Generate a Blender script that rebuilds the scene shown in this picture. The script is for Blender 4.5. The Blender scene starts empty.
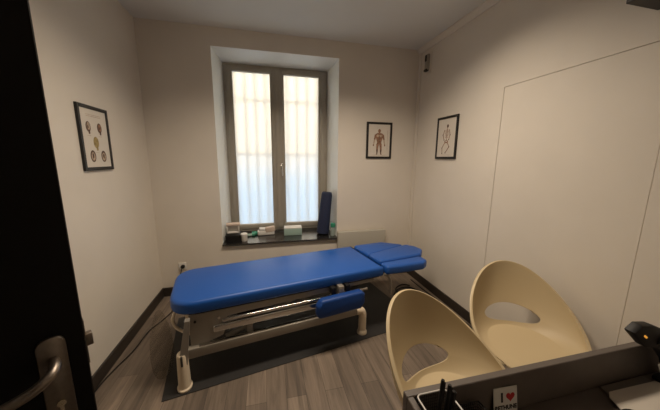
import bpy, bmesh, math, random
from mathutils import Vector, Matrix
random.seed(7)
S = bpy.context.scene
COL = S.collection
PI = math.pi

# ------------------------------------------------------------------ materials
def lin(c):
    return tuple(((x / 12.92) if x <= .04045 else ((x + .055) / 1.055) ** 2.4) for x in c)

def mat(name, rgb, rough=.5, metal=0., spec=.5, noise=None, bump=None, coat=0., sheen=0.):
    """rgb is linear. noise = (scale, amount) colour variation; bump = (scale, strength)"""
    m = bpy.data.materials.new(name); m.use_nodes = True
    nt = m.node_tree; b = nt.nodes['Principled BSDF']
    b.inputs['Base Color'].default_value = (*rgb, 1)
    b.inputs['Roughness'].default_value = rough
    b.inputs['Metallic'].default_value = metal
    b.inputs['Specular IOR Level'].default_value = spec
    b.inputs['Coat Weight'].default_value = coat
    b.inputs['Sheen Weight'].default_value = sheen
    tc = nt.nodes.new('ShaderNodeTexCoord')
    if noise:
        n = nt.nodes.new('ShaderNodeTexNoise'); n.inputs['Scale'].default_value = noise[0]
        n.inputs['Detail'].default_value = 5
        nt.links.new(tc.outputs['Object'], n.inputs['Vector'])
        r = nt.nodes.new('ShaderNodeMapRange')
        r.inputs['From Min'].default_value = .3; r.inputs['From Max'].default_value = .7
        r.inputs['To Min'].default_value = 1 - noise[1]; r.inputs['To Max'].default_value = 1 + noise[1]
        nt.links.new(n.outputs['Fac'], r.inputs['Value'])
        mx = nt.nodes.new('ShaderNodeVectorMath'); mx.operation = 'SCALE'
        mx.inputs[0].default_value = rgb
        nt.links.new(r.outputs['Result'], mx.inputs['Scale'])
        nt.links.new(mx.outputs['Vector'], b.inputs['Base Color'])
    if bump:
        n2 = nt.nodes.new('ShaderNodeTexNoise'); n2.inputs['Scale'].default_value = bump[0]
        n2.inputs['Detail'].default_value = 4
        nt.links.new(tc.outputs['Object'], n2.inputs['Vector'])
        bp = nt.nodes.new('ShaderNodeBump'); bp.inputs['Strength'].default_value = bump[1]
        bp.inputs['Distance'].default_value = .002
        nt.links.new(n2.outputs['Fac'], bp.inputs['Height'])
        nt.links.new(bp.outputs['Normal'], b.inputs['Normal'])
    return m

WALL = mat('wall paint', (.75, .69, .605), .62, noise=(2.5, .03), bump=(90, .12))
CEIL = mat('ceiling paint', (.74, .735, .70), .8, noise=(2, .02))
REVEAL = mat('daylight whitened reveal paint', (.88, .89, .86), .5)  # wall paint made whiter and cooler, daylight on the reveal put into the colour
BASEB = mat('dark brown skirting', (.035, .026, .02), .5, noise=(20, .15))
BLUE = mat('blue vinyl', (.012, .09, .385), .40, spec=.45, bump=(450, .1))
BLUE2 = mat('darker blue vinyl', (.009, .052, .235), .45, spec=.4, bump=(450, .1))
NAVY = mat('navy foam', (.012, .019, .055), .75, noise=(60, .2))
CREAMP = mat('cream plastic', (.58, .465, .285), .45, spec=.4)
WMETAL = mat('cream white powder coat', (.31, .28, .235), .3, metal=.25, coat=.5)
GMETAL = mat('grey powder coat', (.34, .31, .27), .35, metal=.3)
CHROME = mat('polished metal', (.82, .81, .79), .13, metal=1.)
STEEL = mat('brushed steel', (.30, .255, .215), .4, metal=1., noise=(80, .1))
BOOT = mat('ivory plastic', (.78, .66, .50), .4)
BLACK = mat('black plastic', (.009, .008, .008), .5, spec=.35)
BLACKM = mat('black rubber mat', (.018, .0165, .016), .6, noise=(220, .3), bump=(300, .3))
DARKG = mat('dark grey metal', (.07, .066, .06), .45, metal=.4)
DOORB = mat('black door paint', (.005, .004, .0035), .6, spec=.25)
SILL = mat('black lacquered sill', (.016, .015, .015), .24, spec=1., noise=(30, .1)); SILL.node_tree.nodes['Principled BSDF'].inputs['IOR'].default_value = 1.9
FRAME = mat('taupe window paint', (.37, .335, .275), .42)
FRAMEB = mat('black frame', (.010, .009, .009), .4)
PAPER = mat('off white paper', (.66, .60, .52), .8, noise=(14, .03))
PAPER2 = mat('print paper', (.70, .64, .56), .6, noise=(9, .03))
INKR = mat('reddish brown ink', (.30, .16, .10), .8, noise=(60, .35))
INKD = mat('dark brown ink', (.13, .075, .05), .8, noise=(60, .3))
INKO = mat('olive ink', (.36, .27, .11), .8, noise=(60, .3))
INKL = mat('light tan ink', (.50, .38, .28), .8, noise=(60, .3))
DESK = mat('taupe laminate', (.125, .103, .088), .5, noise=(25, .06))
DESKT = mat('taupe laminate top', (.125, .100, .086), .55, noise=(25, .06))
HEATER = mat('grey beige radiator enamel', (.47, .445, .385), .5)
WPLAST = mat('white plastic', (.75, .72, .67), .4)
CARDB = mat('beige card', (.62, .50, .42), .7)
GREEN = mat('green plastic', (.03, .26, .16), .4)
GREENP = mat('pale green card', (.36, .50, .44), .6)
WCARD = mat('white card', (.72, .70, .66), .7)
RED = mat('red print', (.45, .015, .02), .6)
BLKINK = mat('black print', (.012, .01, .01), .6)
AMBERD = mat('facade plaster', (.76, .63, .46), .9, noise=(3, .05))
BLUEF = mat('pale blue shutter', (.34, .51, .70), .7, noise=(3, .04))
PAVE = mat('outdoor paving', (.45, .43, .40), .9, noise=(4, .1))
IRON = mat('pale painted iron bars', (.62, .58, .52), .6)
FOLDER = mat('grey brown folder', (.16, .135, .115), .55)
MUGM = mat('grey glazed ceramic', (.17, .15, .14), .4)
PINKC = mat('pinkish ceramic', (.42, .32, .29), .4)
SHELFM = mat('black brown shelf', (.03, .025, .02), .5)
BRASSL = mat('bright metal slot', (.8, .7, .55), .25, metal=1.)

def emission(name, rgb, strength):
    m = bpy.data.materials.new(name); m.use_nodes = True
    nt = m.node_tree; nt.nodes.clear()
    e = nt.nodes.new('ShaderNodeEmission'); e.inputs[0].default_value = (*rgb, 1); e.inputs[1].default_value = strength
    o = nt.nodes.new('ShaderNodeOutputMaterial'); nt.links.new(e.outputs[0], o.inputs[0])
    return m
AMBER = emission('amber indicator', (1, .42, .06), .7)

def floor_mat():
    m = bpy.data.materials.new('greyed oak planks'); m.use_nodes = True
    nt = m.node_tree; b = nt.nodes['Principled BSDF']; L = nt.links.new
    tc = nt.nodes.new('ShaderNodeTexCoord')
    mp = nt.nodes.new('ShaderNodeMapping'); mp.inputs['Rotation'].default_value = (0, 0, PI / 2)
    mp.inputs['Location'].default_value = (.31, .045, 0)
    L(tc.outputs['Object'], mp.inputs['Vector'])
    br = nt.nodes.new('ShaderNodeTexBrick')
    br.inputs['Scale'].default_value = 1; br.inputs['Brick Width'].default_value = 1.15
    br.inputs['Row Height'].default_value = .125; br.inputs['Mortar Size'].default_value = .0012
    br.inputs['Mortar Smooth'].default_value = .3
    br.inputs['Color1'].default_value = (.235, .182, .138, 1); br.inputs['Color2'].default_value = (.128, .098, .075, 1)
    br.inputs['Mortar'].default_value = (.04, .03, .024, 1)
    br.offset = .37
    L(mp.outputs['Vector'], br.inputs['Vector'])
    m2 = nt.nodes.new('ShaderNodeMapping'); m2.inputs['Scale'].default_value = (26, 1.6, 1)
    L(tc.outputs['Object'], m2.inputs['Vector'])
    n = nt.nodes.new('ShaderNodeTexNoise'); n.inputs['Scale'].default_value = 1.0; n.inputs['Detail'].default_value = 7
    n.inputs['Roughness'].default_value = .65; n.inputs['Distortion'].default_value = .6
    L(m2.outputs['Vector'], n.inputs['Vector'])
    r = nt.nodes.new('ShaderNodeMapRange'); r.inputs['From Min'].default_value = .28; r.inputs['From Max'].default_value = .72
    r.inputs['To Min'].default_value = .50; r.inputs['To Max'].default_value = 1.42
    L(n.outputs['Fac'], r.inputs['Value'])
    mx = nt.nodes.new('ShaderNodeVectorMath'); mx.operation = 'SCALE'
    L(br.outputs['Color'], mx.inputs[0]); L(r.outputs['Result'], mx.inputs['Scale'])
    L(mx.outputs['Vector'], b.inputs['Base Color'])
    b.inputs['Roughness'].default_value = .5
    bp = nt.nodes.new('ShaderNodeBump'); bp.inputs['Strength'].default_value = .15; bp.inputs['Distance'].default_value = .002
    L(n.outputs['Fac'], bp.inputs['Height']); L(bp.outputs['Normal'], b.inputs['Normal'])
    return m
FLOOR = floor_mat()

def frosted_mat():
    m = bpy.data.materials.new('frosted glass'); m.use_nodes = True
    nt = m.node_tree; nt.nodes.clear(); L = nt.links.new
    o = nt.nodes.new('ShaderNodeOutputMaterial')
    tr = nt.nodes.new('ShaderNodeBsdfTranslucent'); tr.inputs['Color'].default_value = (.96, .96, .94, 1)
    rf = nt.nodes.new('ShaderNodeBsdfRefraction'); rf.inputs['Color'].default_value = (1, 1, .99, 1)
    rf.inputs['Roughness'].default_value = .70; rf.inputs['IOR'].default_value = 1.25
    mx = nt.nodes.new('ShaderNodeMixShader'); mx.inputs[0].default_value = .72
    L(tr.outputs[0], mx.inputs[1]); L(rf.outputs[0], mx.inputs[2]); L(mx.outputs[0], o.inputs[0])
    return m
FROST = frosted_mat()

def clear_mat(name, rgb, alpha, rough=.25):
    m = bpy.data.materials.new(name); m.use_nodes = True
    nt = m.node_tree; nt.nodes.clear(); L = nt.links.new
    o = nt.nodes.new('ShaderNodeOutputMaterial')
    t = nt.nodes.new('ShaderNodeBsdfTransparent'); t.inputs[0].default_value = (.93, .92, .90, 1)
    p = nt.nodes.new('ShaderNodeBsdfPrincipled'); p.inputs['Base Color'].default_value = (*rgb, 1)
    p.inputs['Roughness'].default_value = rough
    mx = nt.nodes.new('ShaderNodeMixShader'); mx.inputs[0].default_value = alpha
    L(t.outputs[0], mx.inputs[1]); L(p.outputs[0], mx.inputs[2]); L(mx.outputs[0], o.inputs[0])
    return m
SMOKE = clear_mat('smoky thin plastic', (.16, .135, .11), .15)
CLEARP = clear_mat('clear plastic', (.6, .72, .68), .45)

# ------------------------------------------------------------------ mesh builder
class MB:
    def __init__(s): s.bm = bmesh.new()
    def _merge(s, t, mi=0, M=None):
        if M is not None: bmesh.ops.transform(t, matrix=M, verts=t.verts)
        mp = {v: s.bm.verts.new(v.co) for v in t.verts}
        for f in t.faces:
            try:
                nf = s.bm.faces.new([mp[v] for v in f.verts]); nf.material_index = mi; nf.smooth = True
            except ValueError: pass
        t.free(); return s
    def box(s, x0, x1, y0, y1, z0, z1, bev=0, seg=2, mi=0, M=None):
        t = bmesh.new(); bmesh.ops.create_cube(t, size=1)
        for v in t.verts:
            v.co = Vector(((x0 + x1) / 2 + v.co.x * (x1 - x0), (y0 + y1) / 2 + v.co.y * (y1 - y0), (z0 + z1) / 2 + v.co.z * (z1 - z0)))
        if bev: bmesh.ops.bevel(t, geom=list(t.edges), offset=bev, segments=seg, profile=.5, affect='EDGES')
        return s._merge(t, mi, M)
    def prism(s, poly, z0, z1, bev=0, seg=3, mi=0, M=None, bottom=True):
        """poly: list of (x, y) extruded in z; bev rounds the rims"""
        t = bmesh.new()
        a = [t.verts.new((x, y, z0)) for x, y in poly]; b = [t.verts.new((x, y, z1)) for x, y in poly]
        n = len(poly)
        t.faces.new(a[::-1]); t.faces.new(b)
        for i in range(n): t.faces.new((a[i], a[(i + 1) % n], b[(i + 1) % n], b[i]))
        bmesh.ops.recalc_face_normals(t, faces=t.faces)
        if bev:
            t.edges.ensure_lookup_table()
            e = [e for e in t.edges if abs(e.verts[0].co.z - e.verts[1].co.z) < 1e-6 and (bottom or e.verts[0].co.z > z0 + 1e-6)]
            bmesh.ops.bevel(t, geom=e, offset=bev, segments=seg, profile=.5, affect='EDGES')
        return s._merge(t, mi, M)
    def tube(s, pts, r, n=10, mi=0, cap=True, M=None):
        pts = [Vector(p) for p in pts]; rs = r if isinstance(r, (list, tuple)) else [r] * len(pts)
        t = bmesh.new(); rings = []
        up = None
        for i, p in enumerate(pts):
            d = (pts[min(i + 1, len(pts) - 1)] - pts[max(i - 1, 0)]).normalized()
            if up is None:
                up = Vector((0, 0, 1)) if abs(d.z) < .9 else Vector((1, 0, 0))
            x = d.cross(up).normalized(); y = x.cross(d).normalized(); up = y
            rings.append([t.verts.new(p + (x * math.cos(2 * PI * k / n) + y * math.sin(2 * PI * k / n)) * rs[i]) for k in range(n)])
        for i in range(len(rings) - 1):
            for k in range(n): t.faces.new((rings[i][k], rings[i][(k + 1) % n], rings[i + 1][(k + 1) % n], rings[i + 1][k]))
        if cap:
            t.faces.new(rings[0][::-1]); t.faces.new(rings[-1])
        bmesh.ops.recalc_face_normals(t, faces=t.faces)
        return s._merge(t, mi, M)
    def lathe(s, prof, n=28, mi=0, M=None, sx=1, sy=1):
        t = bmesh.new(); rings = []
        for r, z in prof:
            if r < 1e-6: rings.append([t.verts.new((0, 0, z))])
            else: rings.append([t.verts.new((r * sx * math.cos(2 * PI * k / n), r * sy * math.sin(2 * PI * k / n), z)) for k in range(n)])
        for i in range(len(rings) - 1):
            A, B = rings[i], rings[i + 1]
            for k in range(n):
                k2 = (k + 1) % n
                if len(A) == 1 and len(B) == 1: continue
                if len(A) == 1: t.faces.new((A[0], B[k2], B[k]))
                elif len(B) == 1: t.faces.new((A[k], A[k2], B[0]))
                else: t.faces.new((A[k], A[k2], B[k2], B[k]))
        bmesh.ops.recalc_face_normals(t, faces=t.faces)
        return s._merge(t, mi, M)
    def face(s, pts, mi=0):
        f = s.bm.faces.new([s.bm.verts.new(p) for p in pts]); f.material_index = mi; return s
    def build(s, name, mats, parent=None, ang=35, loc=None):
        me = bpy.data.meshes.new(name); s.bm.to_mesh(me); s.bm.free()
        for m in (mats if isinstance(mats, (list, tuple)) else [mats]): me.materials.append(m)
        me.set_sharp_from_angle(angle=math.radians(ang))
        o = bpy.data.objects.new(name, me); COL.objects.link(o)
        if parent: o.parent = parent
        if loc: o.location = loc
        return o

def tag(o, label=None, cat=None, group=None, kind=None):
    if label: o['label'] = label
    if cat: o['category'] = cat
    if group: o['group'] = group
    if kind: o['kind'] = kind
    return o
def thing(name, label, cat, loc=(0, 0, 0), rz=0, group=None):
    o = bpy.data.objects.new(name, None); COL.objects.link(o); o.empty_display_size = .1
    o.location = loc; o.rotation_euler = (0, 0, rz)
    return tag(o, label, cat, group)
def struct(name, mb, m, parent=None, ang=35):
    o = mb.build(name, m, parent, ang)
    if parent is None: o['kind'] = 'structure'
    return o
def dup(root):
    r = root.copy(); COL.objects.link(r)
    for ch in list(root.children):
        c = ch.copy(); COL.objects.link(c); c.parent = r
        for g in list(ch.children):
            d = g.copy(); COL.objects.link(d); d.parent = c
    return r
def rounded(poly, rads, seg=6):
    """round the corners of a convex polygon"""
    out = []; n = len(poly)
    for i in range(n):
        p = Vector(poly[i]); a = Vector(poly[i - 1]); b = Vector(poly[(i + 1) % n]); r = rads[i] if isinstance(rads, (list, tuple)) else rads
        if r <= 0: out.append(tuple(p)); continue
        da = (a - p).normalized(); db = (b - p).normalized()
        h = math.acos(max(-1, min(1, da.dot(db)))) / 2
        d = min(r / math.tan(h), (a - p).length * .49, (b - p).length * .49)
        p0 = p + da * d; p1 = p + db * d
        for k in range(seg + 1):
            t = k / seg
            out.append(tuple(p0 * (1 - t) ** 2 + p * 2 * t * (1 - t) + p1 * t * t))
    return out
def smooth(pts, n=8):
    """Catmull-Rom through pts"""
    P = [Vector(p) for p in pts]; out = []
    for i in range(len(P) - 1):
        a = P[max(i - 1, 0)]; b = P[i]; c = P[i + 1]; d = P[min(i + 2, len(P) - 1)]
        for k in range(n):
            t = k / n
            out.append(.5 * ((2 * b) + (c - a) * t + (2 * a - 5 * b + 4 * c - d) * t * t + (3 * b - a - 3 * c + d) * t ** 3))
    out.append(P[-1]); return out
def text_mesh(body, size, name, m, parent, M, bold=.0, extrude=.0004):
    cu = bpy.data.curves.new(name, 'FONT'); cu.body = body; cu.size = size; cu.align_x = 'CENTER'; cu.offset = bold; cu.extrude = extrude
    o = bpy.data.objects.new(name + '_src', cu); COL.objects.link(o)
    me = bpy.data.meshes.new_from_object(o.evaluated_get(bpy.context.evaluated_depsgraph_get()))
    bpy.data.objects.remove(o); me.materials.clear(); me.materials.append(m); me.transform(M)
    r = bpy.data.objects.new(name, me); COL.objects.link(r); r.parent = parent
    return r

# ------------------------------------------------------------------ room shell
XL, XR, YB, H, YF = -1.147, 1.808, 3.028, 2.77, -.34
T = .12
struct('floor', MB().box(XL - T, XR + T, YF - 1.2, YB + .1, -.1, 0), FLOOR)
struct('ceiling', MB().box(XL - T, XR + T, YF - 1.2, YB + .1, H, H + .1), CEIL)
struct('wall_left', MB().box(XL - T, XL, YF - 1.2, YB + .1, 0, H), WALL)
# back wall with the splayed window opening
WX0, WX1, WZ0, WZ1 = -.501, .819, .558, 2.595
FX0, FX1, FZ1, FY = -.444, .7616, 2.553, 3.36
mb = MB()
o4 = [(XL, YB, 0), (XR, YB, 0), (XR, YB, H), (XL, YB, H)]
i4 = [(WX0, YB, WZ0), (WX1, YB, WZ0), (WX1, YB, WZ1), (WX0, YB, WZ1)]
r4 = [(FX0, FY, WZ0), (FX1, FY, WZ0), (FX1, FY, FZ1), (FX0, FY, FZ1)]
for k in range(4):
    k2 = (k + 1) % 4
    mb.face([o4[k], o4[k2], i4[k2], i4[k]], 0)
    mb.face([i4[k], i4[k2], r4[k2], r4[k]], 1)
# outer skin of the wall so no light leaks round the frame
e4 = [(FX0, 3.48, WZ0), (FX1, 3.48, WZ0), (FX1, 3.48, FZ1), (FX0, 3.48, FZ1)]
g4 = [(XL - T, 3.48, -.1), (XR + T, 3.48, -.1), (XR + T, 3.48, H + .1), (XL - T, 3.48, H + .1)]
for k in range(4):
    k2 = (k + 1) % 4
    mb.face([r4[k], r4[k2], e4[k2], e4[k]], 1)
    mb.face([g4[k2], g4[k], e4[k], e4[k2]], 2)
    mb.face([o4[k2], o4[k], g4[k], g4[k2]], 2)
struct('wall_back', mb, [WALL, REVEAL, PAVE])
# right wall with the flush door set in a recess
DY0, DY1, DZ = .8735, 1.788, 2.06
mb = MB()
x = XR
mb.box(x, x + T, YF - 1.2, DY0, 0, H); mb.box(x, x + T, DY1, YB + .1, 0, H); mb.box(x, x + T, DY0, DY1, DZ, H)
mb.box(x + .06, x + T, DY0, DY1, 0, DZ)
struct('wall_right', mb, WALL)
struct('door_2', MB().box(x + .0005, x + .045, DY0 + .002, DY1 - .0025, .006, DZ - .003, .001, 1), WALL)
# wall behind the camera, with the doorway and a stub of hall beyond it
mb = MB()
DX0, DX1, DH = -1.02, .25, 2.1
mb.box(XL - T, DX0, YF - .12, YF, 0, H); mb.box(DX1, XR + T, YF - .12, YF, 0, H); mb.box(DX0, DX1, YF - .12, YF, DH, H)
struct('wall_front', mb, WALL)
struct('wall_hall', MB().box(XL - T, XR + T, YF - 1.3, YF - 1.2, 0, H), WALL)
# skirtings
for nm, a in (('baseboard_left', (XL, XL + .014, YF, YB)), ('baseboard_back', (XL + .014, XR - .014, YB - .014, YB)),):
    struct(nm, MB().box(*a, 0, .10, .003, 1), BASEB)
struct('baseboard_right', MB().box(XR - .014, XR, DY1 + .02, YB, 0, .10, .003, 1), BASEB)
# coving along the right wall and a corner batten
mb = MB()
prof = [(XR, H), (XR - .045, H), (XR - .045, H - .012), (XR - .014, H - .05), (XR, H - .05)]
M = Matrix(((1, 0, 0, 0), (0, 0, 1, 0), (0, 1, 0, 0), (0, 0, 0, 1)))
mb.prism(prof, YF, YB, M=M)
struct('trim_1', mb, WALL)
struct('trim_2', MB().box(XR - .016, XR, YB - .05, YB, .1, H - .05, .003, 1), WALL)

# ------------------------------------------------------------------ window
win = thing('window_1', None, None, (0, 0, 0)); win['kind'] = 'structure'
WB = .6005
mb = MB()
y0, y1 = FY - .005, FY + .07
mb.box(FX0, FX0 + .045, y0, y1, WB, FZ1, .004); mb.box(FX1 - .045, FX1, y0, y1, WB, FZ1, .004)
mb.box(FX0 + .04, FX1 - .04, y0, y1, FZ1 - .04, FZ1, .004); mb.box(FX0 + .04, FX1 - .04, y0, y1, WB, WB + .045, .004)
mb.build('window_frame', FRAME, win)
def sash(x0, x1, px0, px1):
    pz0, pz1 = .6905, 2.4724
    b = MB(); ya, yb = FY - .022, FY + .035
    b.box(x0, px0, ya, yb, WB + .035, FZ1 - .03, .006); b.box(px1, x1, ya, yb, WB + .035, FZ1 - .03, .006)
    b.box(px0 - .004, px1 + .004, ya, yb, WB + .035, pz0, .006); b.box(px0 - .004, px1 + .004, ya, yb, pz1, FZ1 - .03, .006)
    # glazing bead
    g = .012
    b.box(px0, px0 + g, ya + .012, yb, pz0, pz1); b.box(px1 - g, px1, ya + .012, yb, pz0, pz1)
    s = b.build('sash', FRAME, win)
    MB().box(px0 + .001, px1 - .001, FY + .008, FY + .014, pz0 - .004, pz1 + .004).build('pane', FROST, s)
    return s
sl = sash(FX0 + .03, .1487, -.3584, .0815)
sr = sash(.1517, FX1 - .03, .2179, .6618)
# overlapping meeting stile and espagnolette handle
mb = MB(); mb.box(.120, .179, FY - .036, FY - .021, WB + .04, FZ1 - .035, .006); mb.build('meeting_stile', FRAME, win)
mb = MB(); mb.box(.173, .195, FY - .044, FY - .034, 1.375, 1.445, .003)
mb.tube([(.184, FY - .036, 1.42), (.184, FY - .075, 1.42), (.185, FY - .08, 1.40), (.188, FY - .08, 1.295)], .0085)
h = mb.build('window_handle', CHROME, win)
for xx in (FX0 + .022, FX1 - .022):
    for zz in (.85, 1.55, 2.28):
        MB().tube([(xx, FY - .02, zz - .04), (xx, FY - .02, zz + .04)], .009).build('hinge', FRAME, win)
# sill board
struct('trim_3', MB().prism([(2.992, .536), (FY + .01, .573), (FY + .01, .5993), (2.992, .5562)], WX0 - .001, WX1 + .001, .002, 1, M=Matrix(((0, 0, 1, 0), (1, 0, 0, 0), (0, 1, 0, 0), (0, 0, 0, 1)))), SILL)
def sz(y): return .5562 + (y - 2.992) * .114 + .0008   # the sill slopes gently down into the room
# outside: iron grille, facade over the lane, lane
mb = MB(); gy = 3.53; k = 1.068
for xx in (-.445, -.33, -.213, -.10, .015, .135, .26, .378, .498, .621, .73):
    mb.tube([(xx * k, gy, .4), (xx * k, gy, 2.75)], .013, 8)
for zz in (2.205, 1.551):
    mb.box(-.6, .9, gy - .004, gy + .004, zz - .010, zz + .010)
tag(mb.build('window_grille', IRON), 'iron bar grille seen blurred through the frosted window', 'grille')
struct('exterior_facade', MB().box(-9, 9, 6.2, 6.5, -1, 7).box(-9, 9, 6.12, 6.2, -1, 1.30, mi=1), [AMBERD, BLUEF])
struct('exterior_ground', MB().box(-9, 9, 3.6, 6.2, -.6, -.5), PAVE)

# ------------------------------------------------------------------ black door leaf, standing open on the left
da = math.atan2(.6, .8)
Fx, Fy = -.383, .605
DW = .80
door = thing('door_1', None, None, (Fx - DW * .8, Fy - DW * .6, 0), da); door['kind'] = 'structure'
mb = MB(); mb.box(0, DW, 0, .04, .008, 2.05, .002, 1); mb.build('door_leaf', DOORB, door)
pl = MB()
pp = rounded([(DW - .071, .92), (DW - .029, .92), (DW - .029, 1.155), (DW - .071, 1.155)], [.01, .01, .02, .02])
Mxz = Matrix(((1, 0, 0, 0), (0, 0, 1, 0), (0, 1, 0, 0), (0, 0, 0, 1)))
pl.prism(pp, -.010, 0, .003, 2, M=Mxz)
plate = pl.build('handle_plate', STEEL, door)
mb = MB()
cxp = DW - .050
mb.tube(smooth([(cxp, -.008, 1.107), (cxp, -.034, 1.107), (cxp - .012, -.054, 1.101), (cxp - .045, -.060, 1.088), (cxp - .12, -.060, 1.077)], 7), .0092, 12)
mb.build('lever', STEEL, plate)
mb = MB(); mb.tube([(cxp, -.0105, 1.012), (cxp, -.013, 1.012)], .007, 14); mb.box(cxp - .003, cxp + .003, -.0135, -.010, .992, 1.010)
mb.build('key_slot', BRASSL, plate)
mb = MB(); mb.box(DW - .001, DW + .002, .008, .032, 1.06, 1.16); mb.box(DW, DW + .013, .012, .028, 1.097, 1.125, .002)
mb.build('latch', STEEL, door)

# ------------------------------------------------------------------ treatment table
RA = math.radians(10.5)
Ux, Uy = math.cos(RA), math.sin(RA)
def TW(u, v): return (u * Ux - v * Uy, u * Uy + v * Ux)
OU, OV = .43, 2.08
ox, oy = TW(OU, OV)
MATZ = .006
tb = thing('treatment_table', 'long blue padded treatment table on a cream metal lift frame', 'treatment table', (ox, oy, MATZ), RA)
def L(u, v): return (u - OU, v - OV)
def poly(pts): return [L(*p) for p in pts]
zt, zb = .585 - MATZ, .493 - MATZ
p = rounded(poly([(-.315, 1.782), (1.315, 1.782), (1.315, 2.385), (-.315, 2.385)]), [.18, .015, .015, .17], 9)
MB().prism(p, zb, zt, .026, 4).build('mattress', BLUE, tb, 50)
MB().prism([(q[0] * .97, q[1] * .93) for q in p], zb - .006, zb + .004).build('support_board', BLACK, tb)
TILT = Matrix.Translation((1.335 - OU, 0, hb0 := .512)) @ Matrix.Rotation(math.radians(2.0), 4, 'Y') @ Matrix.Translation((OU - 1.335, 0, -hb0))
hb, ht = .512 - MATZ, .592 - MATZ
hc = [
    ([(1.335, 2.078), (1.60, 2.153), (1.91, 2.235), (1.70, 2.40), (1.335, 2.375)], [.035, .0, .035, .09, .035], .0),
    ([(1.335, 1.876), (1.85, 1.915), (1.975, 2.03), (1.97, 2.14), (1.905, 2.225), (1.60, 2.15), (1.335, 2.075)], [.035, .035, .05, .05, .035, 0, .035], .006),
    ([(1.335, 1.762), (1.74, 1.752), (1.812, 1.79), (1.822, 1.885), (1.79, 1.902), (1.335, 1.872)], [.03, .05, .04, .035, .03, .03], -.006)]
for pts, rr, dz in hc:
    MB().prism(rounded(poly(pts), rr), hb + dz, ht + dz, .022, 4, M=TILT).build('head_cushion', BLUE, tb, 50)
MB().prism(rounded(poly([(1.345, 1.785), (1.78, 1.78), (1.80, 1.93), (1.93, 2.03), (1.88, 2.20), (1.68, 2.36), (1.345, 2.35)]), .02), hb + .004, ht - .024, M=TILT).build('head_base', BLUE2, tb)
MB().box(*[1.36 - OU, 1.82 - OU], *[1.86 - OV, 2.3 - OV], hb - .035, hb - .008, .004, M=TILT).build('head_frame', DARKG, tb)
# side beams of the base, cross beams, upper rails, side plates
zB0, zB1 = .197 - MATZ, .268 - MATZ
for v in (1.765, 2.36):
    mb = MB(); mb.box(-.23 - OU, 1.09 - OU, v - OV, v + .045 - OV, zB0, zB1, .008, 3); mb.box(-.15 - OU, 1.04 - OU, v + .004 - OV, v + .032 - OV, zB1 - .002, zB1 + .008, .003, 2, mi=1); mb.build('base_beam', [WMETAL, CHROME], tb)  # chrome strip on top is added to give the beam its bright highlight
    vo = v + .01
    mb = MB(); mb.box(-.06 - OU, 1.12 - OU, vo - OV, vo + .03 - OV, .338 - MATZ, .390 - MATZ, .012, 4); mb.build('lift_rail', CHROME, tb)
    mb = MB(); mb.box(.0 - OU, 1.15 - OU, vo - OV, vo + .02 - OV, .405 - MATZ, .425 - MATZ, .005, 3); mb.build('upper_rail', CHROME, tb)
    # the shaped side plate: full height at the foot end, a strip under the mattress beyond it
    pp = [(-.20, .262), (-.135, .262), (.0, .300), (.02, .345), (-.06, .345), (.04, .435), (1.22, .462), (1.22, .488), (-.20, .488)]
    Mp = Matrix(((1, 0, 0, -OU), (0, 0, 1, v + .03 - OV), (0, 1, 0, -MATZ), (0, 0, 0, 1)))
    MB().prism(pp, 0, .006, M=Mp).build('side_plate', WMETAL, tb)
for u in (-.19, 1.03):
    mb = MB(); mb.box(u - OU, u + .06 - OU, 1.78 - OV, 2.39 - OV, zB0 + .01, zB1 - .008, .006); mb.build('cross_beam', WMETAL, tb)
# scissor arms and actuator between the rails
for v in (1.83, 2.31):
    MB().tube([(.02 - OU, v - OV, .25), (.62 - OU, v - OV, .475)], .018, 10).build('scissor_arm', GMETAL, tb)
    MB().tube([(1.0 - OU, v + .03 - OV, .25), (.42 - OU, v + .03 - OV, .475)], .018, 10).build('scissor_arm', GMETAL, tb)
mb = MB(); mb.tube([(.10 - OU, 2.07 - OV, .24), (.45 - OU, 2.07 - OV, .34)], .035, 14); mb.tube([(.45 - OU, 2.07 - OV, .34), (.78 - OU, 2.07 - OV, .44)], .016, 12)
mb.build('actuator', DARKG, tb)
mb = MB(); mb.box(.10 - OU, .30 - OU, 1.86 - OV, 1.98 - OV, .27, .36, .01); mb.build('motor_box', BLACK, tb)
mb = MB(); mb.box(.155 - OU, .20 - OU, 1.80 - OV, 1.85 - OV, .262, .335, .006); mb.build('rail_bracket', WMETAL, tb)
MB().tube([(-.02 - OU, 1.792 - OV, .43), (-.02 - OU, 1.785 - OV, .43)], .009, 12).build('bolt', CHROME, tb)
MB().tube([(-.165 - OU, 1.792 - OV, .435), (-.165 - OU, 1.786 - OV, .435)], .008, 12).build('bolt', BLACK, tb)
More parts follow.
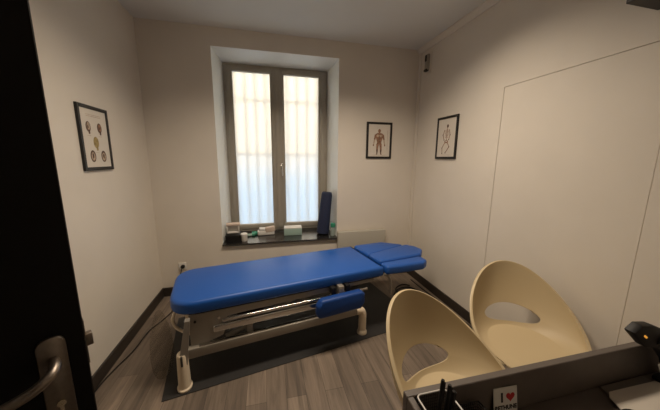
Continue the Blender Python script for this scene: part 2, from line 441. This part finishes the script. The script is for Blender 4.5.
# foot-end legs: grey bar in an ivory boot
def foot_leg(v):
    b = MB()
    b.prism([L(-.285, v - .03), L(-.225, v - .03), L(-.225, v + .03), L(-.285, v + .03)], .20, .34)
    t = bmesh.new()
    a = [(-.275, v - .028, .18), (-.222, v - .028, .18), (-.222, v + .028, .18), (-.275, v + .028, .18)]
    c = [(-.220, v - .022, .475), (-.190, v - .022, .475), (-.190, v + .022, .475), (-.220, v + .022, .475)]
    va = [t.verts.new((q[0] - OU, q[1] - OV, q[2])) for q in a]; vc = [t.verts.new((q[0] - OU, q[1] - OV, q[2])) for q in c]
    t.faces.new(va[::-1]); t.faces.new(vc)
    for i in range(4): t.faces.new((va[i], va[(i + 1) % 4], vc[(i + 1) % 4], vc[i]))
    b.bm.free(); b.bm = bmesh.new(); b._merge(t)
    leg = b.build('leg', GMETAL, tb)
    bt = MB()
    pr = [(.0, .0), (.050, .0), (.052, .012), (.043, .02), (.042, .06), (.040, .15), (.037, .235), (.033, .25), (.0, .25)]
    cxu, cv = L(-.252, v)
    bt.lathe(pr, 24, M=Matrix.Translation((cxu, cv, 0)), sx=.88, sy=1.05)
    boot = bt.build('boot', BOOT, leg)
    MB().box(cxu - .006, cxu + .006, cv - .047, cv - .03, .185, .252, .002).build('boot_slot', DARKG, boot)
for v in (1.765, 2.385): foot_leg(v)
for v in (1.785, 2.385):
    u0, v0 = L(1.045, v); u1, v1 = L(1.112, v)
    b = MB(); b.tube(smooth([(u0, v0, .222), (u0 + .03, v0, .222), (u1 - .012, v0, .208), (u1, v0, .17), (u1, v0, .10), (u1, v0, .03)], 6), .034, 16)
    b.lathe([(0, 0), (.042, 0), (.043, .014), (.034, .035), (.0, .035)], 22, M=Matrix.Translation((u1, v0, 0)))
    b.build('boot', BOOT, tb)
# foot bar loop
fb = smooth([(-.27 - OU, 1.86 - OV, .51), (-.290 - OU, 1.85 - OV, .475), (-.297 - OU, 1.85 - OV, .435), (-.28 - OU, 1.845 - OV, .392), (-.245 - OU, 1.83 - OV, .365), (-.21 - OU, 1.80 - OV, .36)], 6)
MB().tube(fb, .0105, 10).build('foot_bar', BOOT, tb)
# folded-down arm cushion on the near side
A, B = .655, 1.065
sc = rounded([(A, .308), (B - .03, .318), (B, .36), (B, .44), (B - .03, .462), (A + .035, .455), (A, .41)], [.04, .03, .03, .03, .02, .04, .04], 5)
Mp = Matrix(((1, 0, 0, -OU), (0, 0, 1, 1.668 - OV), (0, 1, 0, -MATZ), (0, 0, 0, 1)))
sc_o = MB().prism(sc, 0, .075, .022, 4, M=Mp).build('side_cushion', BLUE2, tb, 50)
b = MB(); b.box(.86 - OU, .905 - OU, 1.735 - OV, 1.80 - OV, .43, .50, .004); b.box(.80 - OU, .835 - OU, 1.74 - OV, 1.79 - OV, .44, .50, .004, mi=1); b.box(.925 - OU, .96 - OU, 1.74 - OV, 1.79 - OV, .44, .50, .004, mi=1)
b.build('cushion_bracket', [WMETAL, BLACK], tb)
# curved support strut and gas spring below the head cushions
MB().tube(smooth([(1.33 - OU, 1.80 - OV, .50), (1.375 - OU, 1.79 - OV, .47), (1.40 - OU, 1.79 - OV, .40), (1.41 - OU, 1.80 - OV, .30)], 6), .012, 10).build('head_strut', GMETAL, tb)
mb = MB(); mb.tube([(1.10 - OU, 2.0 - OV, .30), (1.62 - OU, 2.02 - OV, .50)], .018, 10); mb.build('gas_spring', DARKG, tb)
mb = MB(); mb.box(1.74 - OU, 1.90 - OU, 1.93 - OV, 1.98 - OV, .43, .497, .006); mb.build('head_lock', BLACK, tb)

# rubber mat below the table
mp_ = [TW(u, v) for u, v in ((-.378, 1.703), (1.70, 1.703), (1.70, 2.66), (-.378, 2.66))]
tag(MB().prism(mp_, 0, .006, .002, 1).build('rubber_mat', BLACKM), 'black rubber mat lying on the wooden floor below the table', 'mat')

# smoky bag hanging at the foot end
bx, by = TW(-.395, 1.965)
prof = [(.0, .012), (.045, .008), (.085, .03), (.105, .08), (.112, .16), (.105, .25), (.085, .34), (.055, .42), (.03, .465)]
bag = MB().lathe(prof, 28, sx=.62, sy=1.15, M=Matrix.Translation((bx, by, 0)) @ Matrix.Rotation(RA, 4, 'Z')).build('plastic_bag', SMOKE)
tag(bag, 'smoky see-through plastic bag hanging at the foot end of the table', 'bag')

# ------------------------------------------------------------------ radiator, sockets, cable, wall box
hr = thing('radiator', 'flat grey wall radiator under the window, partly behind the blue table', 'radiator', (1.125, YB, .12))
MB().box(-.31, .31, -.075, -.02, 0, .515, .008, 3).build('panel', HEATER, hr)
b = MB()
for i in range(18): b.box(-.28 + i * .032, -.26 + i * .032, -.066, -.03, .512, .518)
b.build('top_grille', HEATER, hr)
for xx in (-.2, .2): MB().box(xx - .02, xx + .02, -.022, 0, .1, .42).build('wall_bracket', WPLAST, hr)
so = thing('wall_socket', 'white wall socket low on the back wall with a black plug in it', 'socket', (-.925, YB, .333))
MB().box(-.04, .04, -.011, 0, -.04, .04, .004).build('socket_plate', WPLAST, so)
b = MB(); b.lathe([(0, -.0), (.019, 0), (.021, .012), (.016, .03), (.008, .034), (0, .034)], 20, M=Matrix.Translation((.004, -.0105, .0)) @ Matrix.Rotation(PI / 2, 4, 'X'))
plug = tag(b.build('plug', BLACK), 'round black plug pushed into the white wall socket', 'plug'); plug.location = (-.925, YB, .333)
cab = smooth([(-.921, YB - .043, .333), (-.925, YB - .075, .30), (-.945, YB - .10, .18), (-.955, YB - .13, .06), (-.955, YB - .20, .006), (-.953, 2.676, .006), (-.99, 2.53, .006), (-1.045, 2.38, .006), (-1.06, 2.15, .006), (-1.105, 1.95, .006), (-1.125, 1.80, .006), (-1.127, 1.40, .006)], 8)
tag(MB().tube(cab, .0045, 8).build('power_cord', BLACK), 'thin black power cord running along the left wall to the socket', 'cord')
cab = smooth([(1.735, 2.80, .006), (1.74, 2.55, .006), (1.755, 2.30, .006), (1.76, 2.0, .006), (1.755, 1.7, .006)], 8)
tag(MB().tube(cab, .006, 8).build('power_cord', BLACK), 'black cord on the floor along the right wall skirting', 'cord')
cab = smooth([(1.35, 2.50, .006), (1.46, 2.60, .012), (1.60, 2.62, .008), (1.66, 2.50, .006), (1.58, 2.38, .006), (1.44, 2.44, .016), (1.42, 2.60, .008), (1.55, 2.70, .006), (1.64, 2.66, .006)], 8)
tag(MB().tube(cab, .007, 8).build('power_cord', BLACK), 'loop of black cable on the floor below the head cushions', 'cord')
sn = thing('wall_sensor', 'small dark upright sensor high on the right wall near the corner', 'sensor', (XR, 2.825, 2.57), -PI / 2)
MB().box(-.045, .045, -.012, 0, -.115, .105, .005).build('backplate', WALL, sn)
b = MB(); b.box(-.030, .030, -.045, -.010, -.085, .085, .012, 3); hs = b.build('housing', GMETAL, sn)
MB().box(-.02, .012, -.049, -.044, .01, .075, .004).build('lens', BLACK, hs)
MB().box(-.026, .026, -.052, -.02, -.095, -.07, .004).build('cap', BLACK, hs)

# ------------------------------------------------------------------ pictures
def ell(mb, cx, cz, rx, rz, mi, y, n=18, rot=0):
    pts = []
    for k in range(n):
        a = -2 * PI * k / n; px, pz = rx * math.cos(a), rz * math.sin(a)
        pts.append((cx + px * math.cos(rot) - pz * math.sin(rot), y, cz + px * math.sin(rot) + pz * math.cos(rot)))
    mb.face(pts[::-1], mi)
def pg(mb, pts, mi, y): mb.face([(x, y, z) for x, z in pts], mi)
def limb(mb, a, b, w0, w1, mi, y):
    d = (Vector(b) - Vector(a)).normalized(); nx, nz = -d.y, d.x
    mb.face([(a[0] + nx * w0, y, a[1] + nz * w0), (b[0] + nx * w1, y, b[1] + nz * w1), (b[0] - nx * w1, y, b[1] - nz * w1), (a[0] - nx * w0, y, a[1] - nz * w0)], mi)
def picture(name, label, loc, rz, w, h, draw, bw=.019):
    t = thing(name, label, 'picture', loc, rz, 'framed anatomical charts')
    b = MB(); hw, hh = w / 2, h / 2
    for q in ((-hw, -hw + bw, -hh, hh), (hw - bw, hw, -hh, hh), (-hw + bw - .002, hw - bw + .002, -hh, -hh + bw), (-hw + bw - .002, hw - bw + .002, hh - bw, hh)):
        b.box(q[0], q[1], -.016, 0, q[2], q[3], .002, 1)
    b.build('frame', FRAMEB, t)
    m = MB(); m.box(-hw + bw, hw - bw, -.010, -.002, -hh + bw, hh - bw)
    draw(m)
    m.build('print', [PAPER2, INKR, INKD, INKO, INKL], t)
def heads(m):
    y = -.0104
    def hd(cx, cz, s, a, b):
        ell(m, cx, cz, .026 * s, .034 * s, a, y); ell(m, cx + .004 * s, cz + .004 * s, .018 * s, .024 * s, b, y - .0003)
        ell(m, cx - .004 * s, cz - .002 * s, .007 * s, .012 * s, a, y - .0006)
        limb(m, (cx + .004 * s, cz - .028 * s), (cx + .006 * s, cz - .047 * s), .010 * s, .008 * s, a, y - .0002)
        limb(m, (cx - .02, cz - .058 * s), (cx + .02, cz - .058 * s), .0012, .0012, 4, y)
    hd(-.070, .075, 1, 2, 4); hd(.052, .075, 1, 2, 1); hd(-.006, -.025, 1.15, 3, 3)
    for cx in (-.058, .062):
        ell(m, cx, -.118, .030, .040, 2, y); ell(m, cx, -.120, .020, .028, 4, y - .0003); ell(m, cx, -.116, .009, .018, 2, y - .0006)
    for cz in (.155, .145): limb(m, (-.08, cz), (.08, cz), .0015, .0015, 4, y)
def muscle(m):
    y = -.0104
    ell(m, 0, .112, .017, .022, 1, y); limb(m, (0, .10), (0, .08), .010, .012, 1, y)
    pg(m, [(-.048, .076), (-.040, .02), (-.027, -.02), (-.033, -.045), (.033, -.045), (.027, -.02), (.040, .02), (.048, .076), (.02, .088), (-.02, .088)], 1, y - .0002)
    for sx in (-1, 1):
        limb(m, (sx * .046, .068), (sx * .060, .01), .013, .010, 1, y); limb(m, (sx * .060, .01), (sx * .070, -.045), .010, .006, 4, y - .0003)
        ell(m, sx * .072, -.055, .008, .012, 1, y)
        limb(m, (sx * .018, -.04), (sx * .024, -.105), .017, .011, 1, y - .0004); limb(m, (sx * .024, -.105), (sx * .024, -.155), .012, .006, 2, y - .0005)
        ell(m, sx * .028, -.160, .010, .006, 1, y - .0006)
        ell(m, sx * .02, .055, .018, .014, 4, y - .0006)
    limb(m, (0, .05), (0, -.03), .003, .003, 2, y - .0008)
    for cz in (-.172,): limb(m, (-.09, cz), (.09, cz), .0012, .0012, 4, y)
    limb(m, (.105, .12), (.105, -.12), .002, .002, 4, y)
def skeleton(m):
    y = -.0104
    ell(m, .012, .115, .014, .018, 2, y); limb(m, (.01, .10), (.004, -.03), .004, .004, 1, y)
    for i in range(6):
        cz = .078 - i * .014; w = .032 - abs(i - 2) * .004
        limb(m, (-w + .006, cz - .006), (.006, cz + .002), .0022, .0022, 1, y - .0003); limb(m, (.006, cz + .002), (w + .006, cz - .006), .0022, .0022, 1, y - .0003)
    ell(m, .004, -.038, .028, .016, 1, y - .0003); ell(m, .004, -.036, .012, .008, 0, y - .0006)
    for a, b in (((-.03, .08), (-.052, .03)), ((-.052, .03), (-.032, -.02)), ((.04, .08), (.056, .028)), ((.056, .028), (.040, -.02)),
                 ((-.015, -.045), (-.055, -.10)), ((-.055, -.10), (-.050, -.155)), ((.022, -.045), (.052, -.092)), ((.052, -.092), (.0, -.150))):
        limb(m, a, b, .0055, .004, 1, y - .0004)
        ell(m, b[0], b[1], .007, .007, 2, y - .0006)
    for cz in (-.172,): limb(m, (-.07, cz), (.07, cz), .0012, .0012, 4, y)
picture('picture_frame', 'black framed chart of five anatomical head drawings on the left wall', (XL, 2.194, 1.625), PI / 2, .330, .428, heads, .023)
picture('picture_frame', 'black framed chart of a muscled standing figure, right of the window', (1.326, YB, 1.725), 0, .325, .425, muscle, .025)
picture('picture_frame', 'black framed chart of a skeleton on the right wall', (XR, 2.418, 1.725), -PI / 2, .318, .425, skeleton, .023)

# ------------------------------------------------------------------ cream bucket chairs
def shell_mesh():
    NF, NS = 128, 88
    def smooth01(t): t = max(0, min(1, t)); return t * t * (3 - 2 * t)
    rp, zp = .1842, .440
    def P(phi, s):   # phi from the back, s 0 centre .. 1 rim
        c = math.cos(phi); k = max(0, (1 + c) / 2); s = min(s, 1.0)
        h = .4253 + .3951 * k ** 1.633
        s2 = math.sin(phi) ** 2; R = (.288 if c > 0 else .2433) * (1 - s2) + .2855 * s2
        if s < .42:
            q = s / .42; r = rp * q; z = zp - .010 * (1 - q * q)
        else:
            q = min(1.0, (s - .42) / .58)
            r = rp + (R - rp) * (1 - (1 - q) ** 2.4)
            z = zp + (h - zp) * q ** 1.2
        x = r * math.sin(phi); y = r * math.cos(phi)
        y += .0633 * k * (max(0, z - .5) / .3)          # back leans out a little
        return Vector((x, y, z))
    t = bmesh.new(); ctr = t.verts.new(P(0, 0)); G = []
    par = {}
    for i in range(1, NS + 1):
        row = []
        for j in range(NF):
            phi = 2 * PI * j / NF; phi = phi - 2 * PI if phi > PI else phi
            s = i / NS
            v = t.verts.new(P(phi, s)); par[v] = (phi, s); row.append(v)
        G.append(row)
    pw, sc, sh = .745, .5849, .0531
    def hv(phi, s):
        b = (s - sc) / (sh if s > sc else .1158)
        return (abs(phi / pw) ** 2.3 + abs(b) ** 2.3) ** (1 / 2.3)
    dead = []
    for j in range(NF): t.faces.new((ctr, G[0][j], G[0][(j + 1) % NF]))
    for i in range(NS - 1):
        for j in range(NF):
            vs = (G[i][j], G[i + 1][j], G[i + 1][(j + 1) % NF], G[i][(j + 1) % NF])
            cphi = [par[v][0] for v in vs]
            if max(abs(a) for a in cphi) < 1.6:
                if sum(hv(*par[v]) < 1 for v in vs) == 4: continue
            t.faces.new(vs)
    for v, (phi, s) in par.items():
        f = hv(phi, s)
        if f < 1 and f > 1e-3 and v.link_faces:
            b = (s - sc) / f + sc
            v.co = P(phi / f, b)
    for v in [v for v in t.verts if not v.link_faces]: t.verts.remove(v)
    bmesh.ops.recalc_face_normals(t, faces=t.faces)
    return t
def make_chair(label):
    c = thing('bucket_chair', label, 'chair', group='cream bucket chairs at the desk')
    b = MB(); b._merge(shell_mesh()); o = b.build('seat_shell', CREAMP, c, 60)
    md = o.modifiers.new('thick', 'SOLIDIFY'); md.thickness = .016; md.offset = 0
    bv = o.modifiers.new('edge', 'BEVEL'); bv.width = .006; bv.segments = 2; bv.limit_method = 'ANGLE'; bv.angle_limit = math.radians(60)
    b = MB(); b.lathe([(0, .30), (.10, .395), (.12, .418), (0, .418)], 24); b.build('seat_mount', BLACK, c)
    MB().tube([(0, 0, .06), (0, 0, .42)], .024, 16).build('column', CHROME, c)
    for k in range(4):
        a = PI / 4 + k * PI / 2
        dx, dy = math.cos(a), math.sin(a)
        b = MB(); b.tube(smooth([(0, 0, .10), (.10 * dx, .10 * dy, .085), (.21 * dx, .21 * dy, .035), (.235 * dx, .235 * dy, .018)], 5), [.02] * 10 + [.014] * 6, 10)
        lg = b.build('leg', WPLAST, c)
        MB().lathe([(0, 0), (.018, 0), (.018, .012), (.01, .02), (0, .02)], 14, M=Matrix.Translation((.233 * dx, .233 * dy, 0))).build('foot', BLACK, lg)
    return c
ch1 = make_chair('cream plastic bucket chair nearer the blue table, seat partly hidden by the desk')
ch2 = dup(ch1); ch2['label'] = 'cream plastic bucket chair against the right wall, seat facing the camera'
ch1.location = (.783, .824, 0); ch1.rotation_euler = (0, 0, .284)
ch2.location = (1.435, 1.076, 0); ch2.rotation_euler = (0, 0, -.450)

# ------------------------------------------------------------------ desk
DZs = .74
dk = thing('reception_desk', 'taupe laminate desk with a raised back panel in the lower right corner', 'desk', (.35, 0, 0))
MB().box(.018, 1.41, -.18, .545, DZs - .025, DZs, .002, 1).build('desktop', DESKT, dk)
MB().box(0, 1.44, .545, .567, .30, .868, .002, 1).build('back_panel', DESK, dk)
MB().box(0, .018, -.18, .545, 0, .868, .002, 1).build('side_panel', DESK, dk)
MB().box(1.36, 1.40, -.16, .53, 0, DZs - .025, .002, 1).build('side_panel', DESK, dk)
# wire pen basket
pb = thing('pen_basket', 'black wire mesh pen basket with a pale rim at the near desk corner', 'pen basket', (.412, .488, DZs))
rim = rounded([(-.045, -.042), (.045, -.042), (.045, .042), (-.045, .042)], .014, 5)
RH = .145
b = MB(); lp = [(x, y, RH) for x, y in rim]; b.tube(lp + [lp[0]], .0022, 8, cap=False); b.build('rim', WPLAST, pb)
b = MB()
for i in range(13):
    f = -.041 + i * .082 / 12
    for q in ((f, -.042), (f, .042), (-.045, f), (.045, f)): b.tube([(q[0] * .93, q[1] * .93, 0), (q[0], q[1], RH)], .0007, 4, cap=False)
for i in range(15):
    z = i * RH / 15; s_ = .93 + .07 * z / RH
    r_ = [(x * s_, y * s_, z) for x, y in rim]; b.tube(r_ + [r_[0]], .0007, 4, cap=False)
b.build('mesh_side', BLACK, pb)
MB().prism([(x * .93, y * .93) for x, y in rim], 0, .002).build('bottom', BLACK, pb)
def pen(label, a, bb, cap):
    a = Vector(a); bb = Vector(bb); d = (bb - a); t = thing('pen', label, 'pen', a, group='pens in the wire basket')
    MB().tube([(0, 0, 0), d * .02, d * .62], [.001, .0042, .0042], 10).build('barrel', WPLAST if cap else BLACK, t)
    MB().tube([d * .60, d * .97, d], [.0052, .0052, .004], 10).build('cap', BLACK, t)
    MB().tube([d * .97 + Vector((.006, -.002, 0)), d * .72 + Vector((.0065, -.002, 0))], .0012, 6).build('clip', BLACK, t)
pen('black capped pen leaning left in the basket, the tallest of three', (.400, .486, DZs + .004), (.412, .490, .960), 1)
pen('black capped pen in the middle of the pen basket', (.417, .484, DZs + .004), (.432, .488, .943), 0)
pen('black pen leaning right in the basket, the lowest of three', (.431, .488, DZs + .004), (.444, .486, .924), 1)
# second, lower mesh tray
tr = thing('mesh_tray', 'low black mesh tray on the desk between pen basket and white card', 'tray', (.530, .500, DZs))
b = MB(); rim2 = rounded([(-.045, -.035), (.045, -.035), (.045, .035), (-.045, .035)], .01, 4)
for i in range(9):
    z = i * .075 / 8; r_ = [(x, y, z) for x, y in rim2]; b.tube(r_ + [r_[0]], .0013 if i < 8 else .0022, 4, cap=False)
for i in range(15):
    f = i / 14
    for q in ((-.045 + .09 * f, -.035), (-.045 + .09 * f, .035), (-.045, -.035 + .07 * f), (.045, -.035 + .07 * f)): b.tube([(q[0], q[1], 0), (q[0], q[1], .075)], .0009, 4, cap=False)
b.build('mesh_side', BLACK, tr); MB().prism(rim2, 0, .002).build('bottom', BLACK, tr)
# slogan card leaning on the back panel
cd = thing('slogan_card', 'small white card reading I heart BETHUNE, leaning on the desk panel', 'card', (.674, .525, DZs + .001), 0)
cd.rotation_euler = (math.radians(-10), 0, math.radians(-3))
MB().box(-.041, .041, 0, .003, 0, .092, .001, 1).build('card', WCARD, cd)
R90 = Matrix.Rotation(PI / 2, 4, 'X')
text_mesh('I', .038, 'lettering', BLKINK, cd, Matrix.Translation((-.013, -.0006, .050)) @ R90, .0012)
text_mesh('BETHUNE', .0172, 'lettering', BLKINK, cd, Matrix.Translation((0, -.0006, .027)) @ R90, .0006)
b = MB(); hp = []
for k in range(28):
    a = 2 * PI * k / 28
    hp.append((0.00095 * 16 * math.sin(a) ** 3 + .016, -.0007, .063 + .00095 * (13 * math.cos(a) - 5 * math.cos(2 * a) - 2 * math.cos(3 * a) - math.cos(4 * a))))
b.face(hp); b.build('heart', RED, cd)
# folder, papers
b = MB(); fq = [(1.082, .535), (1.302, .535), (1.312, .518), (1.20, .30), (.98, .36)]
tag(b.prism([(1.078, .540), (1.285, .540), (1.30, .30), (1.01, .30)], DZs + .0005, DZs + .007, .001, 1).build('folder', FOLDER), 'dark grey brown folder lying under the white sheet on the desk', 'folder')
b = MB(); b.prism([(1.078, .515), (1.288, .511), (1.302, .492), (1.26, .30), (.975, .33), (1.055, .50)], DZs + .0075, DZs + .0105)
tag(b.build('paper_sheet', PAPER), 'white printed sheet lying on the dark folder in the lower right corner', 'paper')
# black device with amber light, standing on the desk by the panel
dv = thing('card_terminal', 'black angular device with a small amber light above the desk panel', 'device', (1.243, .508, DZs + .0045))
MB().prism(rounded([(.060, -.018), (.155, -.018), (.155, .02), (.060, .02)], .010), 0, .016, .004, 2).build('base', BLACK, dv)
b = MB(); b.tube([(.115, 0, .012), (.085, -.002, .09), (.03, -.005, .15), (-.045, -.010, .205)], [.018, .026, .030, .026], 14); b.build('stand', BLACK, dv)
hx = rounded([(-.172, .240), (-.140, .262), (-.09, .255), (-.05, .239), (-.02, .210), (-.035, .165), (-.104, .182)], .006, 3)
b = MB(); b.prism(hx, -.024, .004, .004, 2, M=Mxz); hd = b.build('head', BLACK, dv)
b = MB(); b.box(-.007, .007, -.027, -.0235, -.003, .003, .001, 1, M=Matrix.Translation((-.122, 0, .224)) @ Matrix.Rotation(math.radians(35), 4, 'Y')); b.build('indicator_light', AMBER, hd)
# mug, leaning card, round dish
mg = thing('mug', 'small grey cup cut off by the right edge of the photo, on the desk', 'cup', (1.196, .412, DZs + .0106))
b = MB(); b.lathe([(0, 0), (.030, 0), (.036, .01), (.042, .09), (.039, .09), (.033, .012), (0, .01)], 28); b.build('body', MUGM, mg)
b = MB(); b.tube(smooth([(-.036, 0, .068), (-.055, 0, .066), (-.064, 0, .048), (-.055, 0, .028), (-.034, 0, .024)], 6), .0055, 10); b.build('handle', PINKC, mg)
b = MB(); b.prism([(-.01, 0), (.09, 0), (.09, .125), (-.072, .125)], 0, .003, M=Matrix.Translation((1.246, .452, DZs + .0112)) @ Matrix.Rotation(math.radians(-6), 4, 'X') @ Mxz)
tag(b.build('leaflet', WCARD), 'pale leaflet standing upright behind the small grey cup', 'leaflet')
b = MB(); b.lathe([(0, .0), (.032, 0), (.042, .03), (.040, .032), (.030, .006), (0, .006)], 28)
ds = tag(b.build('round_dish', BLACK), 'small round black dish on the paper sheet at the bottom edge', 'dish'); ds.location = (1.0, .40, DZs + .011)

# dark wall shelf, upper right
sh = thing('wall_shelf', 'black wall shelf high on the right wall in the upper right corner', 'shelf', (XR, .98, 2.2), 0)
b = MB(); b.box(-.209, 0, -.9, 0, 0, .022, .002, 1); b.build('board', SHELFM, sh)
b = MB(); b.box(-.209, 0, -.02, 0, .022, .28, .002, 1); b.build('end_panel', BLACK, sh)
b = MB(); b.box(-.209, 0, -.9, -.88, .022, .28, .002, 1); b.build('end_panel', BLACK, sh)
b = MB(); b.box(-.209, 0, -.9, 0, .28, .30, .002, 1); b.build('board', BLACK, sh)

# ------------------------------------------------------------------ things on the window sill
rl = thing('foam_roller', 'navy blue foam roller leaning upright at the right end of the sill', 'foam roller', (.660, 3.135, sz(3.135)))
rl.rotation_euler = (math.radians(-2), math.radians(6.5), 0)
b = MB(); b.lathe([(0, .012), (.070, .012), (.078, .022), (.066, .50), (.058, .525), (.05, .532), (0, .532)], 28); b.build('foam_body', NAVY, rl)
b = MB(); b.tube([(.0, 0, .531), (0, 0, .534)], .03, 20); b.build('end_cap', BLACK, rl)
bo = thing('gel_bottle', 'clear tube bottle with a green cap beside the navy foam roller', 'bottle', (.775, 3.075, sz(3.075)))
MB().lathe([(0, 0), (.024, 0), (.027, .006), (.027, .10), (.022, .118), (0, .118)], 20).build('bottle_body', CLEARP, bo)
MB().lathe([(0, .116), (.029, .116), (.030, .150), (.026, .158), (0, .158)], 20).build('cap', GREEN, bo)
tx = thing('tissue_box', 'pale green tissue box in the middle of the window sill', 'box', (.295, 3.19, sz(3.19)), math.radians(-3))
MB().box(-.108, .108, -.05, .05, 0, .085, .004).build('carton', GREENP, tx)
MB().box(-.106, .106, -.048, .048, .0852, .0975, .004).build('lid', WCARD, tx)
pk = thing('paper_pack', 'crumpled white and beige pack on the sill by the left casement', 'pack', (-.03, 3.225, sz(3.225)), math.radians(4))
b = MB(); b.box(-.10, .10, -.035, .035, 0, .055, .012, 3); b.box(-.085, .03, -.03, .03, .05, .085, .012, 3, M=Matrix.Rotation(math.radians(4), 4, 'Y')); b.build('wrapper', WCARD, pk)
b = MB(); b.box(0.0, .115, -.04, .0, .03, .10, .014, 3, M=Matrix.Rotation(math.radians(-8), 4, 'Y')); b.build('sachet', CARDB, pk)
gp = tag(MB().box(-.035, .035, -.03, .03, 0, .032, .010, 3).build('green_pouch', GREEN), 'dark green pouch at the left end of the white pack', 'pouch'); gp.location = (-.165, 3.245, sz(3.245))
gb = thing('gel_tube', 'green tube lying on its side on the window sill', 'tube', (-.245, 3.19, sz(3.19)), math.radians(8))
b = MB(); b.tube([(-.08, 0, .016), (-.07, 0, .016), (.05, 0, .016)], [.010, .014, .016], 16); b.build('tube_body', GREENP, gb)
b = MB(); b.tube([(.05, 0, .018), (.085, 0, .018)], .018, 16); b.build('cap', GREEN, gb)
by_ = thing('black_box', 'low black box at the left end of the window sill', 'box', (-.395, 3.115, sz(3.115)), 0)
MB().box(-.075, .085, -.075, .07, 0, .07, .006).build('box_body', BLACK, by_)
MB().box(-.078, .088, -.078, .073, .0702, .078, .003).build('lid', BLACK, by_)
st = thing('card_box', 'beige and white open card box standing on the black box', 'box', (-.40, 3.14, sz(3.115) + .0822), math.radians(5))
b = MB(); b.box(-.065, .07, -.03, .03, 0, .012, .002); b.box(-.065, -.052, -.03, .03, .012, .09, .002); b.box(.057, .07, -.03, .03, .012, .09, .002); b.box(-.052, .057, .018, .03, .012, .085, .002)
b.build('tray', WCARD, st)
MB().box(-.07, .08, -.034, .034, .09, .112, .004).build('lid', CARDB, st)
jr = thing('white_jar', 'small white jar at the front edge of the sill', 'jar', (-.272, 3.07, sz(3.07)))
MB().lathe([(0, 0), (.030, 0), (.034, .006), (.034, .06), (.0, .06)], 22).build('jar_body', WPLAST, jr)
MB().lathe([(0, .06), (.036, .06), (.037, .086), (.033, .09), (0, .09)], 22).build('lid', WCARD, jr)

for o in (bo, tx, pk, gp, gb, by_, st, jr): o.rotation_euler.x = math.atan(.114)

# ------------------------------------------------------------------ light
lf = thing('ceiling_lamp', 'long flat ceiling lamp with a glowing diffuser', 'lamp', (.45, 1.72, H))
MB().box(-.75, .75, -.16, .16, -.05, 0, .004).build('lamp_body', WPLAST, lf)
MB().box(-.73, .73, -.14, .14, -.053, -.0495).build('diffuser', WPLAST, lf)
ld = bpy.data.lights.new('ceiling_lamp_light', 'AREA'); ld.shape = 'RECTANGLE'; ld.size = 1.46; ld.size_y = .28
ld.energy = 30; ld.color = (1, .84, .66); ld.spread = math.radians(140)
lo = bpy.data.objects.new('ceiling_lamp_light', ld); COL.objects.link(lo); lo.parent = lf; lo.location = (0, 0, -.056)

w = bpy.data.worlds.new('World'); S.world = w; w.use_nodes = True
bg = w.node_tree.nodes['Background']; bg.inputs[0].default_value = (.93, .96, 1.0, 1); bg.inputs[1].default_value = 3.5

# ------------------------------------------------------------------ camera
cd_ = bpy.data.cameras.new('camera'); cam = bpy.data.objects.new('camera', cd_); COL.objects.link(cam)
f, pit, yaw, rol = 263.24, .1722, .2360, .0084
cd_.sensor_fit = 'HORIZONTAL'; cd_.sensor_width = 36; cd_.lens = 36 * f / 660; cd_.clip_start = .02
fw = Vector((math.sin(yaw) * math.cos(pit), math.cos(yaw) * math.cos(pit), -math.sin(pit)))
rt = Vector((math.cos(yaw), -math.sin(yaw), 0)); up = rt.cross(fw)
r_ = math.cos(rol) * rt + math.sin(rol) * up; u_ = -math.sin(rol) * rt + math.cos(rol) * up
Mc = Matrix((r_, u_, -fw)).transposed().to_4x4(); Mc.translation = (0, 0, 1.5)
cam.matrix_world = Mc; S.camera = cam

S.view_settings.view_transform = 'Standard'; S.view_settings.look = 'None'
S.view_settings.gamma = 1; S.view_settings.use_curve_mapping = False
S.view_settings.exposure = 0.0
S.cycles.use_denoising = True
S.cycles.max_bounces = 12; S.cycles.diffuse_bounces = 6; S.cycles.transmission_bounces = 8; S.cycles.transparent_max_bounces = 12
S.cycles.sample_clamp_indirect = 6
